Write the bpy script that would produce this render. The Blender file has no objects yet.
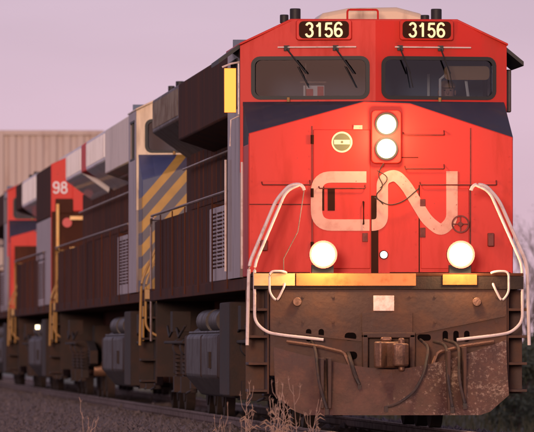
import bpy, math, random
from mathutils import Vector, Matrix
R = math.radians
random.seed(7)
S = bpy.context.scene
COL = S.collection

# ------------------------------------------------------------------ camera
cam_d = bpy.data.cameras.new('camera'); cam = bpy.data.objects.new('camera', cam_d); COL.objects.link(cam)
D = 92.0; F = 8188.0; TH = math.atan(507.0 / F)
cx_, cy_ = -D*math.sin(TH) - 1.28*math.cos(TH), -D*math.cos(TH) + 1.28*math.sin(TH)
cam.location = (cx_, cy_, 0.93)
cam.rotation_euler = (R(90) + math.atan(130.0/F), 0, -TH)
cam_d.sensor_width = 36; cam_d.lens = 36*F/534.0
cam_d.clip_start = 1; cam_d.clip_end = 9000
cam_d.dof.use_dof = True; cam_d.dof.focus_distance = D + 1.0; cam_d.dof.aperture_fstop = 7
S.camera = cam
# ------------------------------------------------------------------ world, sun, exposure
SUN_EL, SUN_AZ = R(4.0), R(180 + 9)          # the low sun stands behind the camera, a little to its left
w = bpy.data.worlds.new('World'); S.world = w; w.use_nodes = True
nt = w.node_tree; nt.nodes.clear()
sky = nt.nodes.new('ShaderNodeTexSky'); sky.sky_type = 'NISHITA'; sky.sun_disc = False
sky.sun_elevation = SUN_EL; sky.sun_rotation = SUN_AZ; sky.dust_density = 4.0; sky.ozone_density = 3.0; sky.air_density = 1.0
tint = nt.nodes.new('ShaderNodeMixRGB'); tint.blend_type = 'MULTIPLY'; tint.inputs[0].default_value = 1
tint.inputs[2].default_value = (1.25, 0.86, 0.95, 1)
# dusk air away from the sun: the pink and lavender anti-twilight band, brighter near the horizon
tcw = nt.nodes.new('ShaderNodeTexCoord'); sxyz = nt.nodes.new('ShaderNodeSeparateXYZ'); nt.links.new(tcw.outputs['Generated'], sxyz.inputs[0])
rmp = nt.nodes.new('ShaderNodeValToRGB'); nt.links.new(sxyz.outputs[2], rmp.inputs[0])
rmp.color_ramp.elements[0].position = 0.0; rmp.color_ramp.elements[0].color = (0.80, 0.53, 0.62, 1)
rmp.color_ramp.elements[1].position = 0.7; rmp.color_ramp.elements[1].color = (0.30, 0.27, 0.40, 1)
e_ = rmp.color_ramp.elements.new(0.045); e_.color = (0.62, 0.47, 0.59, 1)
sc_ = nt.nodes.new('ShaderNodeVectorMath'); sc_.operation = 'SCALE'; sc_.inputs[3].default_value = 9.0; 
nzw = nt.nodes.new('ShaderNodeTexNoise'); nzw.inputs['Scale'].default_value = 9; nzw.inputs['Detail'].default_value = 5
mpw = nt.nodes.new('ShaderNodeMapping'); mpw.inputs['Scale'].default_value = (1, 1, 6); nt.links.new(tcw.outputs['Generated'], mpw.inputs[0]); nt.links.new(mpw.outputs[0], nzw.inputs['Vector'])
mrw = nt.nodes.new('ShaderNodeMapRange'); mrw.inputs['From Min'].default_value = .3; mrw.inputs['From Max'].default_value = .7; mrw.inputs['To Min'].default_value = 8.8; mrw.inputs['To Max'].default_value = 10.3
nt.links.new(nzw.outputs[0], mrw.inputs[0]); nt.links.new(mrw.outputs[0], sc_.inputs[3])     # faint high cloud
nt.links.new(rmp.outputs[0], sc_.inputs[0])
add = nt.nodes.new('ShaderNodeVectorMath'); add.operation = 'ADD'
bg = nt.nodes.new('ShaderNodeBackground'); bg.inputs[1].default_value = 0.10
wo = nt.nodes.new('ShaderNodeOutputWorld')
nt.links.new(sky.outputs[0], tint.inputs[1]); nt.links.new(tint.outputs[0], add.inputs[0]); nt.links.new(sc_.outputs[0], add.inputs[1]); nt.links.new(add.outputs[0], bg.inputs[0]); nt.links.new(bg.outputs[0], wo.inputs[0])
sun_d = bpy.data.lights.new('sun', 'SUN'); sun = bpy.data.objects.new('sun', sun_d); COL.objects.link(sun)
sun_d.energy = 2.0; sun_d.angle = R(6); sun_d.color = (1.0, 0.72, 0.56)
sdir = Vector((math.sin(SUN_AZ)*math.cos(SUN_EL), math.cos(SUN_AZ)*math.cos(SUN_EL), math.sin(SUN_EL)))
sun.rotation_euler = (-sdir).to_track_quat('-Z', 'Y').to_euler()
S.view_settings.view_transform = 'Standard'; S.view_settings.look = 'None'
S.view_settings.gamma = 1; S.view_settings.use_curve_mapping = False; S.view_settings.exposure = 0.0
S.render.engine = 'CYCLES'
try:
    S.cycles.use_denoising = True
    S.cycles.max_bounces = 6; S.cycles.caustics_reflective = False; S.cycles.caustics_refractive = False
except Exception: pass

# ------------------------------------------------------------------ materials
def mat(name, col, rough=0.6, metal=0.0, coat=0.0, dirt=None, dirt_amt=0.4, dirt_scale=3.0, streak=False, bump=0.0, bscale=40, emit=None, estr=0, spec=0.5):
    m = bpy.data.materials.new(name); m.use_nodes = True
    t = m.node_tree; b = t.nodes['Principled BSDF']
    b.inputs['Base Color'].default_value = (*col, 1); b.inputs['Roughness'].default_value = rough
    b.inputs['Metallic'].default_value = metal; b.inputs['Coat Weight'].default_value = coat
    b.inputs['Specular IOR Level'].default_value = spec
    tc = t.nodes.new('ShaderNodeTexCoord'); mp = t.nodes.new('ShaderNodeMapping')
    t.links.new(tc.outputs['Object'], mp.inputs[0])
    if streak: mp.inputs['Scale'].default_value = (1, 1, 0.18)
    if dirt:
        n = t.nodes.new('ShaderNodeTexNoise'); n.inputs['Scale'].default_value = dirt_scale; n.inputs['Detail'].default_value = 8; n.inputs['Roughness'].default_value = 0.65
        t.links.new(mp.outputs[0], n.inputs['Vector'])
        r = t.nodes.new('ShaderNodeValToRGB'); r.color_ramp.elements[0].position = 0.62 - 0.35*dirt_amt; r.color_ramp.elements[1].position = 0.85 - 0.2*dirt_amt
        t.links.new(n.outputs[0], r.inputs[0])
        mx = t.nodes.new('ShaderNodeMixRGB'); mx.inputs[1].default_value = (*col, 1); mx.inputs[2].default_value = (*dirt, 1)
        t.links.new(r.outputs[0], mx.inputs[0]); t.links.new(mx.outputs[0], b.inputs['Base Color'])
        rr = t.nodes.new('ShaderNodeMapRange'); rr.inputs['To Min'].default_value = rough; rr.inputs['To Max'].default_value = min(1, rough+0.3)
        t.links.new(r.outputs[0], rr.inputs[0]); t.links.new(rr.outputs[0], b.inputs['Roughness'])
    if bump:
        n2 = t.nodes.new('ShaderNodeTexNoise'); n2.inputs['Scale'].default_value = bscale; n2.inputs['Detail'].default_value = 5
        t.links.new(tc.outputs['Object'], n2.inputs['Vector'])
        bp = t.nodes.new('ShaderNodeBump'); bp.inputs['Strength'].default_value = bump; bp.inputs['Distance'].default_value = 0.02
        t.links.new(n2.outputs[0], bp.inputs['Height']); t.links.new(bp.outputs[0], b.inputs['Normal'])
    if emit:
        b.inputs['Emission Color'].default_value = (*emit, 1); b.inputs['Emission Strength'].default_value = estr
    return m
M = {}
M['red'] = mat('red_paint', (0.58, 0.024, 0.015), 0.5, dirt=(0.40, 0.04, 0.025), dirt_amt=0.35, dirt_scale=2.5, streak=True, bump=0.08, bscale=3, spec=.3)
def chips(m, col, scale, thr):
    t = m.node_tree; b = t.nodes['Principled BSDF']; src = b.inputs['Base Color'].links[0].from_socket
    tc = t.nodes.new('ShaderNodeTexCoord'); n = t.nodes.new('ShaderNodeTexNoise'); n.inputs['Scale'].default_value = scale; n.inputs['Detail'].default_value = 3
    n2 = t.nodes.new('ShaderNodeTexNoise'); n2.inputs['Scale'].default_value = 2.2
    t.links.new(tc.outputs['Object'], n.inputs['Vector']); t.links.new(tc.outputs['Object'], n2.inputs['Vector'])
    a = t.nodes.new('ShaderNodeMath'); a.operation = 'MULTIPLY_ADD'; a.inputs[1].default_value = .35; t.links.new(n2.outputs[0], a.inputs[0]); t.links.new(n.outputs[0], a.inputs[2])
    r = t.nodes.new('ShaderNodeValToRGB'); r.color_ramp.elements[0].position = thr; r.color_ramp.elements[1].position = thr+.02; t.links.new(a.outputs[0], r.inputs[0])
    mx = t.nodes.new('ShaderNodeMixRGB'); mx.inputs[2].default_value = (*col, 1); t.links.new(src, mx.inputs[1]); t.links.new(r.outputs[0], mx.inputs[0]); t.links.new(mx.outputs[0], b.inputs['Base Color'])
chips(M['red'], (.13, .02, .015), 38, .935)
M['navy'] = mat('dark_antiglare_paint', (0.030, 0.026, 0.042), 0.7, dirt=(0.07, 0.04, 0.04), dirt_amt=.4)
M['hood'] = mat('grimy_black_paint', (0.060, 0.021, 0.013), 0.85, dirt=(0.14, 0.045, 0.023), dirt_amt=0.5, dirt_scale=1.4, streak=True, bump=.2, bscale=8, spec=0.12)
M['shutter'] = mat('grey_shutter_paint', (0.085, 0.055, 0.052), 0.5, dirt=(0.09, 0.05, 0.04), dirt_amt=.5)
M['side'] = mat('weathered_cab_side_paint', (0.13, 0.075, 0.075), 0.42, coat=.12, dirt=(0.10, 0.05, 0.045), dirt_amt=.3, dirt_scale=4, streak=True)
M['cream'] = mat('cream_paint', (0.66, 0.49, 0.33), 0.42, coat=.18, dirt=(0.22, 0.13, 0.09), dirt_amt=.3, streak=True)
M['white'] = mat('white_paint', (0.66, 0.60, 0.62), 0.42, coat=.18, dirt=(0.3, 0.22, 0.2), dirt_amt=.3, streak=True)
M['grimy_red'] = mat('grimy_dark_red_paint', (0.16, 0.02, 0.014), 0.6, dirt=(0.06, .02, .015), dirt_amt=.5, dirt_scale=8)
M['logo'] = mat('logo_white_paint', (0.68, 0.33, 0.25), 0.5, dirt=(0.55, 0.22, 0.17), dirt_amt=.4, dirt_scale=6)
M['pilot'] = mat('rusty_pilot_steel', (0.060, 0.025, 0.016), 0.7, dirt=(0.14, 0.062, 0.036), dirt_amt=.5, dirt_scale=2.2, bump=.35, bscale=18)
M['plow'] = mat('muddy_plow_steel', (0.14, 0.058, 0.040), 0.75, dirt=(0.42, 0.27, 0.21), dirt_amt=.32, dirt_scale=8, bump=.6, bscale=22)
def plough_mat():
    m = mat('muddy_plough_steel', (0.070, 0.026, 0.017), 0.65, dirt=(0.15, 0.068, 0.048), dirt_amt=.5, dirt_scale=5, bump=.5, bscale=26)
    t = m.node_tree; b = t.nodes['Principled BSDF']; src = b.inputs['Base Color'].links[0].from_socket
    tc = t.nodes.new('ShaderNodeTexCoord'); sp = t.nodes.new('ShaderNodeSeparateXYZ'); t.links.new(tc.outputs['Object'], sp.inputs[0])
    # thrown mud: pale flecks, thick on the right wing; scraped dusty lower edge
    n1 = t.nodes.new('ShaderNodeTexNoise'); n1.inputs['Scale'].default_value = 26; n1.inputs['Detail'].default_value = 6; n1.inputs['Roughness'].default_value = .7; t.links.new(tc.outputs['Object'], n1.inputs['Vector'])
    n2 = t.nodes.new('ShaderNodeTexNoise'); n2.inputs['Scale'].default_value = 2.6; n2.inputs['Detail'].default_value = 4; t.links.new(tc.outputs['Object'], n2.inputs['Vector'])
    mr = t.nodes.new('ShaderNodeMapRange'); mr.inputs['From Min'].default_value = -.35; mr.inputs['From Max'].default_value = .5; mr.inputs['To Min'].default_value = -.10; mr.inputs['To Max'].default_value = .085; t.links.new(sp.outputs[0], mr.inputs[0])
    def ad(a, c, op='ADD'):
        n = t.nodes.new('ShaderNodeMath'); n.operation = op; t.links.new(a, n.inputs[0])
        if isinstance(c, float): n.inputs[1].default_value = c
        else: t.links.new(c, n.inputs[1])
        return n.outputs[0]
    q = ad(ad(n1.outputs[0], mr.outputs[0]), ad(ad(n2.outputs[0], -.5), .5, 'MULTIPLY'))
    cr = t.nodes.new('ShaderNodeValToRGB'); cr.color_ramp.elements[0].position = .60; cr.color_ramp.elements[1].position = .80; t.links.new(q, cr.inputs[0])
    mx = t.nodes.new('ShaderNodeMixRGB'); mx.inputs[2].default_value = (0.36, 0.235, 0.175, 1); t.links.new(src, mx.inputs[1]); t.links.new(cr.outputs[0], mx.inputs[0])
    t.links.new(mx.outputs[0], b.inputs['Base Color']); return m
M['plow'] = plough_mat()
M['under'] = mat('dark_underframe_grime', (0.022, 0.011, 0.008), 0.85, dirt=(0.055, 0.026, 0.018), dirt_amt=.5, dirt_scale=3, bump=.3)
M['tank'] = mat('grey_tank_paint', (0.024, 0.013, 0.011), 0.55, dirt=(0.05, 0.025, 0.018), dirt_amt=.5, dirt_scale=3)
M['steel'] = mat('worn_steel', (0.45, 0.33, 0.28), 0.38, metal=.9, dirt=(0.12, 0.06, 0.04), dirt_amt=.4, dirt_scale=9)
M['railing'] = mat('worn_dark_railing', (0.16, 0.09, 0.07), 0.5, dirt=(0.42, 0.30, 0.26), dirt_amt=.45, dirt_scale=3)
M['cast'] = mat('cast_coupler_steel', (0.22, 0.11, 0.07), 0.45, metal=.5, dirt=(0.09, 0.045, 0.03), dirt_amt=.5, dirt_scale=6, bump=.3)
M['rail_white'] = mat('white_handrail_paint', (0.72, 0.56, 0.52), 0.45, dirt=(0.4, 0.22, 0.18), dirt_amt=.3, dirt_scale=10)
M['yellow'] = mat('yellow_paint', (0.36, 0.19, 0.05), 0.5, dirt=(0.25, 0.12, 0.04), dirt_amt=.35)
M['reflect'] = mat('orange_reflective_stripe', (0.62, 0.17, 0.02), 0.4, dirt=(0.35, 0.10, 0.02), dirt_amt=.3, dirt_scale=8)
M['pale_reflect'] = mat('pale_yellow_reflective_stripe', (0.85, 0.50, 0.16), 0.4, dirt=(0.8, 0.35, 0.1), dirt_amt=.4, dirt_scale=8)
M['rubber'] = mat('black_rubber', (0.014, 0.012, 0.012), 0.6)
M['bplate'] = mat('dark_plate_and_recess_shade', (0.040, 0.014, 0.009), 0.8, spec=.05)
M['digit'] = mat('lit_number_digits', (0.9, 0.75, 0.4), 0.5, emit=(1.0, 0.80, 0.42), estr=0.55)
M['mirror'] = mat('sunset_tinted_mirror', (0.90, 0.33, 0.05), 0.3, metal=.55)  # amber base colour stands in for the sunset reflected in the glass
M['lamp'] = mat('lit_lamp_lens', (1, .95, .8), 0.3, emit=(1.0, 0.83, 0.55), estr=45)
M['lamp_edge'] = mat('lit_lamp_reflector', (1, .8, .5), 0.3, emit=(1.0, 0.66, 0.26), estr=1.9)
M['lamp_small'] = mat('lit_marker_lens', (1, .95, .9), 0.3, emit=(1.0, 0.88, 0.80), estr=3)
M['lamp_far'] = mat('lit_step_lens', (1, .95, .8), 0.3, emit=(1.0, 0.8, 0.45), estr=4)
M['chrome'] = mat('lamp_reflector', (0.9, 0.8, 0.7), 0.15, metal=1)
M['interior'] = mat('cab_interior_panel', (0.12, 0.155, 0.22), 0.8)
M['console'] = mat('console_plastic', (0.05, 0.045, 0.05), 0.6)
M['seatc'] = mat('seat_fabric', (0.09, 0.05, 0.05), 0.9)
M['skin'] = mat('skin', (0.46, 0.23, 0.17), 0.55)
M['shirt'] = mat('blue_shirt', (0.05, 0.075, 0.17), 0.9)
M['cap'] = mat('tan_cap', (0.42, 0.24, 0.13), 0.9)
M['paper'] = mat('pale_paper', (0.75, 0.7, 0.68), 0.8)
M['redplastic'] = mat('red_plastic', (0.55, 0.05, 0.05), 0.5)
M['band'] = mat('bright_red_band', (0.80, 0.035, 0.02), 0.6)
M['void'] = mat('slot_shade_black', (0.006, 0.004, 0.004), 1.0, spec=0.0)
M['hose'] = mat('hose_rubber', (0.03, 0.018, 0.015), 0.65, dirt=(0.10, 0.05, 0.035), dirt_amt=.5, dirt_scale=9)
M['olive'] = mat('olive_emblem_paint', (0.15, 0.15, 0.06), 0.5)
M['emblem'] = mat('pale_emblem_paint', (0.78, 0.68, 0.42), 0.5)
M['sign'] = mat('pale_placard', (0.80, 0.62, 0.56), 0.5, dirt=(0.55, 0.28, 0.22), dirt_amt=.5, dirt_scale=14)
M['green_glass'] = mat('grey_green_window', (0.12, 0.15, 0.12), 0.2)
M['container'] = mat('faded_container_paint', (0.46, 0.35, 0.31), 0.6, dirt=(0.28, 0.15, 0.11), dirt_amt=.42, dirt_scale=.9, streak=True)
M['tie'] = mat('weathered_sleeper_wood', (0.09, 0.06, 0.05), 0.9, dirt=(0.05, 0.03, 0.025), dirt_amt=.5, bump=.4)
chips(M['logo'], (.45, .10, .07), 22, .90)
M['railsteel'] = mat('rusty_rail', (0.10, 0.045, 0.032), 0.6, dirt=(0.06, 0.03, 0.02), dirt_amt=.5)
M['railtop'] = mat('polished_rail_head', (0.45, 0.36, 0.34), 0.3, metal=.9)
M['stone'] = mat('ballast_stone', (0.085, 0.064, 0.066), 0.85, dirt=(0.19, 0.14, 0.135), dirt_amt=.4, dirt_scale=9)
M['bed'] = mat('ballast_bed', (0.07, 0.052, 0.053), 0.9, dirt=(0.12, 0.09, 0.085), dirt_amt=.5, dirt_scale=12, bump=1, bscale=16)
M['ground'] = mat('dry_field_soil', (0.085, 0.072, 0.045), 0.95, dirt=(0.05, 0.07, 0.028), dirt_amt=.6, dirt_scale=.12, bump=.8, bscale=3)
M['bark'] = mat('grey_brown_bark', (0.12, 0.085, 0.08), 0.9)
M['leaf'] = mat('dark_green_leaves', (0.070, 0.080, 0.042), 0.8)
M['grass'] = mat('green_brown_grass', (0.10, 0.11, 0.045), 0.85, dirt=(0.19, 0.13, 0.07), dirt_amt=.6, dirt_scale=2)
M['straw'] = mat('dry_straw', (0.36, 0.225, 0.17), 0.85)

def glass_mat(name, refl, tintc):
    m = bpy.data.materials.new(name); m.use_nodes = True; t = m.node_tree; t.nodes.clear()
    tr = t.nodes.new('ShaderNodeBsdfTransparent'); tr.inputs[0].default_value = (*tintc, 1)
    gl = t.nodes.new('ShaderNodeBsdfGlossy'); gl.inputs['Roughness'].default_value = 0.06; gl.inputs[0].default_value = (.95, .95, 1, 1)
    mx = t.nodes.new('ShaderNodeMixShader'); mx.inputs[0].default_value = refl
    o = t.nodes.new('ShaderNodeOutputMaterial')
    t.links.new(tr.outputs[0], mx.inputs[1]); t.links.new(gl.outputs[0], mx.inputs[2]); t.links.new(mx.outputs[0], o.inputs[0])
    return m
M['glass'] = glass_mat('cab_window_glass', 0.032, (0.70, 0.74, 0.78))

def stripe_mat():
    m = mat('blue_paint_with_yellow_and_grey_diagonals', (0.06, 0.09, 0.26), 0.5)
    t = m.node_tree; b = t.nodes['Principled BSDF']
    tc = t.nodes.new('ShaderNodeTexCoord'); sp = t.nodes.new('ShaderNodeSeparateXYZ'); t.links.new(tc.outputs['Object'], sp.inputs[0])
    def math_(op, a, bb=None):
        n = t.nodes.new('ShaderNodeMath'); n.operation = op
        for i, v in enumerate((a, bb)):
            if v is None: continue
            if isinstance(v, (int, float)): n.inputs[i].default_value = v
            else: t.links.new(v, n.inputs[i])
        return n.outputs[0]
    v = math_('SUBTRACT', sp.outputs[2], math_('MULTIPLY', sp.outputs[0], 1.15))   # diagonal coordinate
    fr = math_('FRACT', math_('DIVIDE', math_('SUBTRACT', v, 4.78), 0.34))
    yel = math_('GREATER_THAN', fr, 0.5)
    inband = math_('LESS_THAN', v, 4.775)
    mx = t.nodes.new('ShaderNodeMixRGB'); mx.inputs[1].default_value = (0.10, 0.08, 0.11, 1); mx.inputs[2].default_value = (0.55, 0.28, 0.035, 1)
    t.links.new(yel, mx.inputs[0])
    m2 = t.nodes.new('ShaderNodeMixRGB'); m2.inputs[1].default_value = (0.055, 0.070, 0.17, 1); t.links.new(mx.outputs[0], m2.inputs[2])
    t.links.new(inband, m2.inputs[0])
    no = t.nodes.new('ShaderNodeTexNoise'); no.inputs['Scale'].default_value = 5; no.inputs['Detail'].default_value = 6
    t.links.new(tc.outputs['Object'], no.inputs['Vector'])
    m3 = t.nodes.new('ShaderNodeMixRGB'); m3.blend_type = 'MULTIPLY'; m3.inputs[0].default_value = .5
    t.links.new(m2.outputs[0], m3.inputs[1]); t.links.new(no.outputs[0], m3.inputs[2]); t.links.new(m3.outputs[0], b.inputs['Base Color'])
    return m
M['stripes'] = stripe_mat()

# ------------------------------------------------------------------ mesh helpers
class MB:
    def __init__(s): s.v = []; s.f = []
    def box(s, x0, x1, y0, y1, z0, z1):
        n = len(s.v)
        s.v += [(x, y, z) for z in (z0, z1) for y in (y0, y1) for x in (x0, x1)]
        s.f += [tuple(n+i for i in q) for q in ((0,2,3,1),(4,5,7,6),(0,1,5,4),(2,6,7,3),(0,4,6,2),(1,3,7,5))]
        return s
    def prism(s, pts, y0, y1, fy=None):
        """polygon of (x,z) extruded along y; fy(x) adds a plan offset"""
        n = len(s.v); k = len(pts); g = fy or (lambda x: 0)
        s.v += [(x, y0+g(x), z) for x, z in pts] + [(x, y1+g(x), z) for x, z in pts]
        s.f.append(tuple(range(n, n+k))); s.f.append(tuple(range(n+2*k-1, n+k-1, -1)))
        for i in range(k):
            j = (i+1) % k; s.f.append((n+i, n+k+i, n+k+j, n+j))
        return s
    def prism_z(s, pts, z0, z1):
        n = len(s.v); k = len(pts)
        s.v += [(x, y, z0) for x, y in pts] + [(x, y, z1) for x, y in pts]
        s.f.append(tuple(range(n, n+k))); s.f.append(tuple(range(n+2*k-1, n+k-1, -1)))
        for i in range(k):
            j = (i+1) % k; s.f.append((n+i, n+k+i, n+k+j, n+j))
        return s
    def prism_x(s, pts, x0, x1):
        n = len(s.v); k = len(pts)
        s.v += [(x0, y, z) for y, z in pts] + [(x1, y, z) for y, z in pts]
        s.f.append(tuple(range(n, n+k))); s.f.append(tuple(range(n+2*k-1, n+k-1, -1)))
        for i in range(k):
            j = (i+1) % k; s.f.append((n+i, n+k+i, n+k+j, n+j))
        return s
    def quadslab(s, p, t):
        """closed slab from a 4-point face p, thickened by vector t"""
        n = len(s.v); k = len(p)
        s.v += [tuple(q) for q in p] + [tuple(Vector(q)+Vector(t)) for q in p]
        s.f.append(tuple(range(n, n+k))); s.f.append(tuple(range(n+2*k-1, n+k-1, -1)))
        for i in range(k):
            j = (i+1) % k; s.f.append((n+i, n+k+i, n+k+j, n+j))
        return s
    def tube(s, path, r, seg=8, r1=None):
        P = [Vector(p) for p in path]; n0 = len(s.v); m = len(P)
        up = None
        for i, p in enumerate(P):
            a = P[max(0, i-1)]; b = P[min(m-1, i+1)]; t = (b-a).normalized()
            if up is None or abs(t.dot(up)) > .99: up = Vector((0, 0, 1)) if abs(t.z) < .9 else Vector((1, 0, 0))
            u = t.cross(up).normalized(); v = t.cross(u).normalized(); up = -v if False else up
            rr = r if r1 is None else r + (r1-r)*i/(m-1)
            for k in range(seg):
                an = 2*math.pi*k/seg; s.v.append(tuple(p + u*rr*math.cos(an) + v*rr*math.sin(an)))
        for i in range(m-1):
            for k in range(seg):
                a = n0+i*seg+k; b = n0+i*seg+(k+1) % seg
                s.f.append((a, b, b+seg, a+seg))
        s.f.append(tuple(range(n0+seg-1, n0-1, -1))); s.f.append(tuple(range(n0+(m-1)*seg, n0+m*seg)))
        return s
    def cyl(s, c, axis, r, h, seg=24, r1=None):
        a = Vector(c); b = a + Vector(axis).normalized()*h
        return s.tube([a, b], r, seg, r1 if r1 is not None else r)
    def ring(s, c, axis, ro, ri, h, seg=28):
        a = Vector(axis).normalized(); u = a.orthogonal().normalized(); v = a.cross(u); n = len(s.v); c = Vector(c)
        for k in range(seg):
            an = 2*math.pi*k/seg; d = u*math.cos(an)+v*math.sin(an)
            s.v += [tuple(c+d*ro), tuple(c+d*ri), tuple(c+d*ro+a*h), tuple(c+d*ri+a*h)]
        for k in range(seg):
            i = n+4*k; j = n+4*((k+1) % seg)
            s.f += [(i, j, j+1, i+1), (i+2, i+3, j+3, j+2), (i, i+2, j+2, j), (i+1, j+1, j+3, i+3)]
        return s
    def ball(s, c, rx, ry, rz, seg=14, rings=9):
        n = len(s.v)
        for i in range(rings+1):
            ph = math.pi*i/rings
            for k in range(seg):
                th = 2*math.pi*k/seg
                s.v.append((c[0]+rx*math.sin(ph)*math.cos(th), c[1]+ry*math.sin(ph)*math.sin(th), c[2]+rz*math.cos(ph)))
        for i in range(rings):
            for k in range(seg):
                a = n+i*seg+k; b = n+i*seg+(k+1) % seg; s.f.append((a, a+seg, b+seg, b))
        return s
    def build(s, name, m, parent=None, bevel=0.0, smooth=True, whole=False):
        if name in SPLIT and not whole: return split_build(s, name, m, parent, bevel)
        me = bpy.data.meshes.new(name); me.from_pydata(s.v, [], s.f); me.validate()
        import bmesh
        bm = bmesh.new(); bm.from_mesh(me); bmesh.ops.recalc_face_normals(bm, faces=bm.faces); bm.to_mesh(me); bm.free()
        if smooth:
            me.polygons.foreach_set('use_smooth', [True]*len(me.polygons)); me.set_sharp_from_angle(angle=R(35))
        me.materials.append(m)
        o = bpy.data.objects.new(name, me); COL.objects.link(o)
        if parent: o.parent = parent
        if bevel:
            b = o.modifiers.new('bevel', 'BEVEL'); b.width = bevel; b.segments = 2; b.limit_method = 'ANGLE'; b.angle_limit = R(40)
        return o
SPLIT = {'latch', 'junction_box', 'multiple_unit_socket', 'end_ladder', 'kick_panel', 'stanchion', 'radiator_fin', 'locker', 'sill_post', 'step', 'cab_side', 'plough_rib', 'plough_bracket', 'grab_iron', 'wiper', 'roof_antenna', 'sunshade', 'air_hose', 'air_reservoir', 'washer_nozzle', 'hose_coupling',
         'wiper_rail', 'side_handrail', 'rear_handrail', 'hood_grab_rail', 'pilot_slot_shade', 'cable', 'cab_door_grab', 'hinge_and_recess_shade', 'well', 'end_platform', 'rail', 'rail_head',
         'deflector_bracket', 'reflective_stripe', 'louvre', 'seam_and_recess_shade', 'nose_and_ears', 'eyes_and_mouth', 'side_window_frame', 'placard_text'}
SPLIT -= {'louvre', 'placard_text', 'nose_and_ears', 'eyes_and_mouth'}
def split_build(mb, name, m, parent, bevel):
    par = list(range(len(mb.v)))
    def fd(i):
        while par[i] != i: par[i] = par[par[i]]; i = par[i]
        return i
    for f in mb.f:
        for j in f[1:]: par[fd(j)] = fd(f[0])
    isl = {}
    for i, p in enumerate(mb.v): isl.setdefault(fd(i), []).append(i)
    isl = [[ids, [min(mb.v[i][k] for i in ids)-.006 for k in range(3)], [max(mb.v[i][k] for i in ids)+.006 for k in range(3)]] for ids in isl.values()]
    ch = True
    while ch:
        ch = False
        for a in range(len(isl)):
            for c in range(a+1, len(isl)):
                A, B = isl[a], isl[c]
                if all(A[1][k] <= B[2][k] and B[1][k] <= A[2][k] for k in range(3)):
                    isl[a] = [A[0]+B[0], [min(x, y) for x, y in zip(A[1], B[1])], [max(x, y) for x, y in zip(A[2], B[2])]]; isl.pop(c); ch = True; break
            if ch: break
    first = None
    for ids, _, _ in isl:
        mp = {i: k for k, i in enumerate(ids)}; q = MB(); q.v = [mb.v[i] for i in ids]
        q.f = [tuple(mp[i] for i in f) for f in mb.f if f[0] in mp]
        o = q.build(name, m, parent, bevel, whole=True); first = first or o
    return first
def fillet(path, r, n=5):
    P = [Vector(p) for p in path]; out = [P[0]]
    for i in range(1, len(P)-1):
        a, p, b = P[i-1], P[i], P[i+1]; da = (a-p); db = (b-p); rr = min(r, da.length*(.95 if i == 1 else .45), db.length*(.95 if i == len(P)-2 else .45))
        s_ = p+da.normalized()*rr; e = p+db.normalized()*rr
        for k in range(n+1):
            t = k/n; out.append(s_*(1-t)**2 + p*2*t*(1-t) + e*t*t)
    out.append(P[-1]); return out
def rrect(x0, x1, z0, z1, r, n=5):
    pts = []
    for cx, cz, a0 in ((x1-r, z1-r, 0), (x0+r, z1-r, 90), (x0+r, z0+r, 180), (x1-r, z0+r, 270)):
        for k in range(n+1):
            a = R(a0+90*k/n); pts.append((cx+r*math.cos(a), cz+r*math.sin(a)))
    return pts
def rring(mb, outer, inner, y0, y1, fy):
    n = len(mb.v); k = len(outer)
    for pts, y in ((outer, y0), (inner, y0), (outer, y1), (inner, y1)):
        mb.v += [(x, y+fy(x), z) for x, z in pts]
    for i in range(k):
        j = (i+1) % k
        mb.f += [(n+i, n+j, n+k+j, n+k+i), (n+2*k+i, n+3*k+i, n+3*k+j, n+2*k+j), (n+i, n+2*k+i, n+2*k+j, n+j), (n+k+i, n+k+j, n+3*k+j, n+3*k+i)]
    return mb
def empty(name, loc, label=None, cat=None, group=None, kind=None, rz=0):
    o = bpy.data.objects.new(name, None); COL.objects.link(o); o.location = loc; o.rotation_euler = (0, 0, rz); o.empty_display_size = .3
    tag(o, label, cat, group, kind); return o
def tag(o, label=None, cat=None, group=None, kind=None):
    if label: o['label'] = label
    if cat: o['category'] = cat
    if group: o['group'] = group
    if kind: o['kind'] = kind
    return o
def arc(cx, cz, rx, rz, a0, a1, n=14):
    return [(cx+rx*math.cos(R(a0+(a1-a0)*k/n)), cz+rz*math.sin(R(a0+(a1-a0)*k/n))) for k in range(n+1)]
SIX = [[(.53, .80)]+[(.50, .88), (.42, .96), (.31, .98), (.19, .93), (.10, .80), (.065, .60), (.065, .36)], arc(.31, .29, .235, .265, 180, 540, 20)]
GLYPH = {
    '1': [[(.12, .74), (.26, .82), (.36, 1.0)], [(.36, 1.0), (.36, 0)]],
    '3': [arc(.30, .745, .215, .225, 165, -85), arc(.30, .275, .24, .265, 85, -168)],
    '5': [[(.55, .94), (.14, .94)], [(.15, .99), (.10, .47)], [(.09, .50)]+arc(.30, .30, .235, .29, 125, -160)],
    '6': SIX, '9': [[(.62-x, 1-z) for x, z in p] for p in SIX],
    '8': [arc(.31, .745, .20, .215, 0, 360, 20), arc(.31, .27, .24, .255, 0, 360, 20)]}
def digits(name, body, h, loc, m, parent, rotz=0.0):
    mb = MB(); adv = .70*h; x0 = -adv*len(body)/2+.04*h; q = 0
    for ch in body:
        for p in GLYPH[ch]:
            strip(mb, [(x0+x*h, (z-.5)*h) for x, z in p], .155*h, -.003-q*.0007, 0); q = (q+1) % 5
        x0 += adv
    o = mb.build(name, m, parent, smooth=False); o.location = loc; o.rotation_euler = (0, 0, rotz); return o
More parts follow.
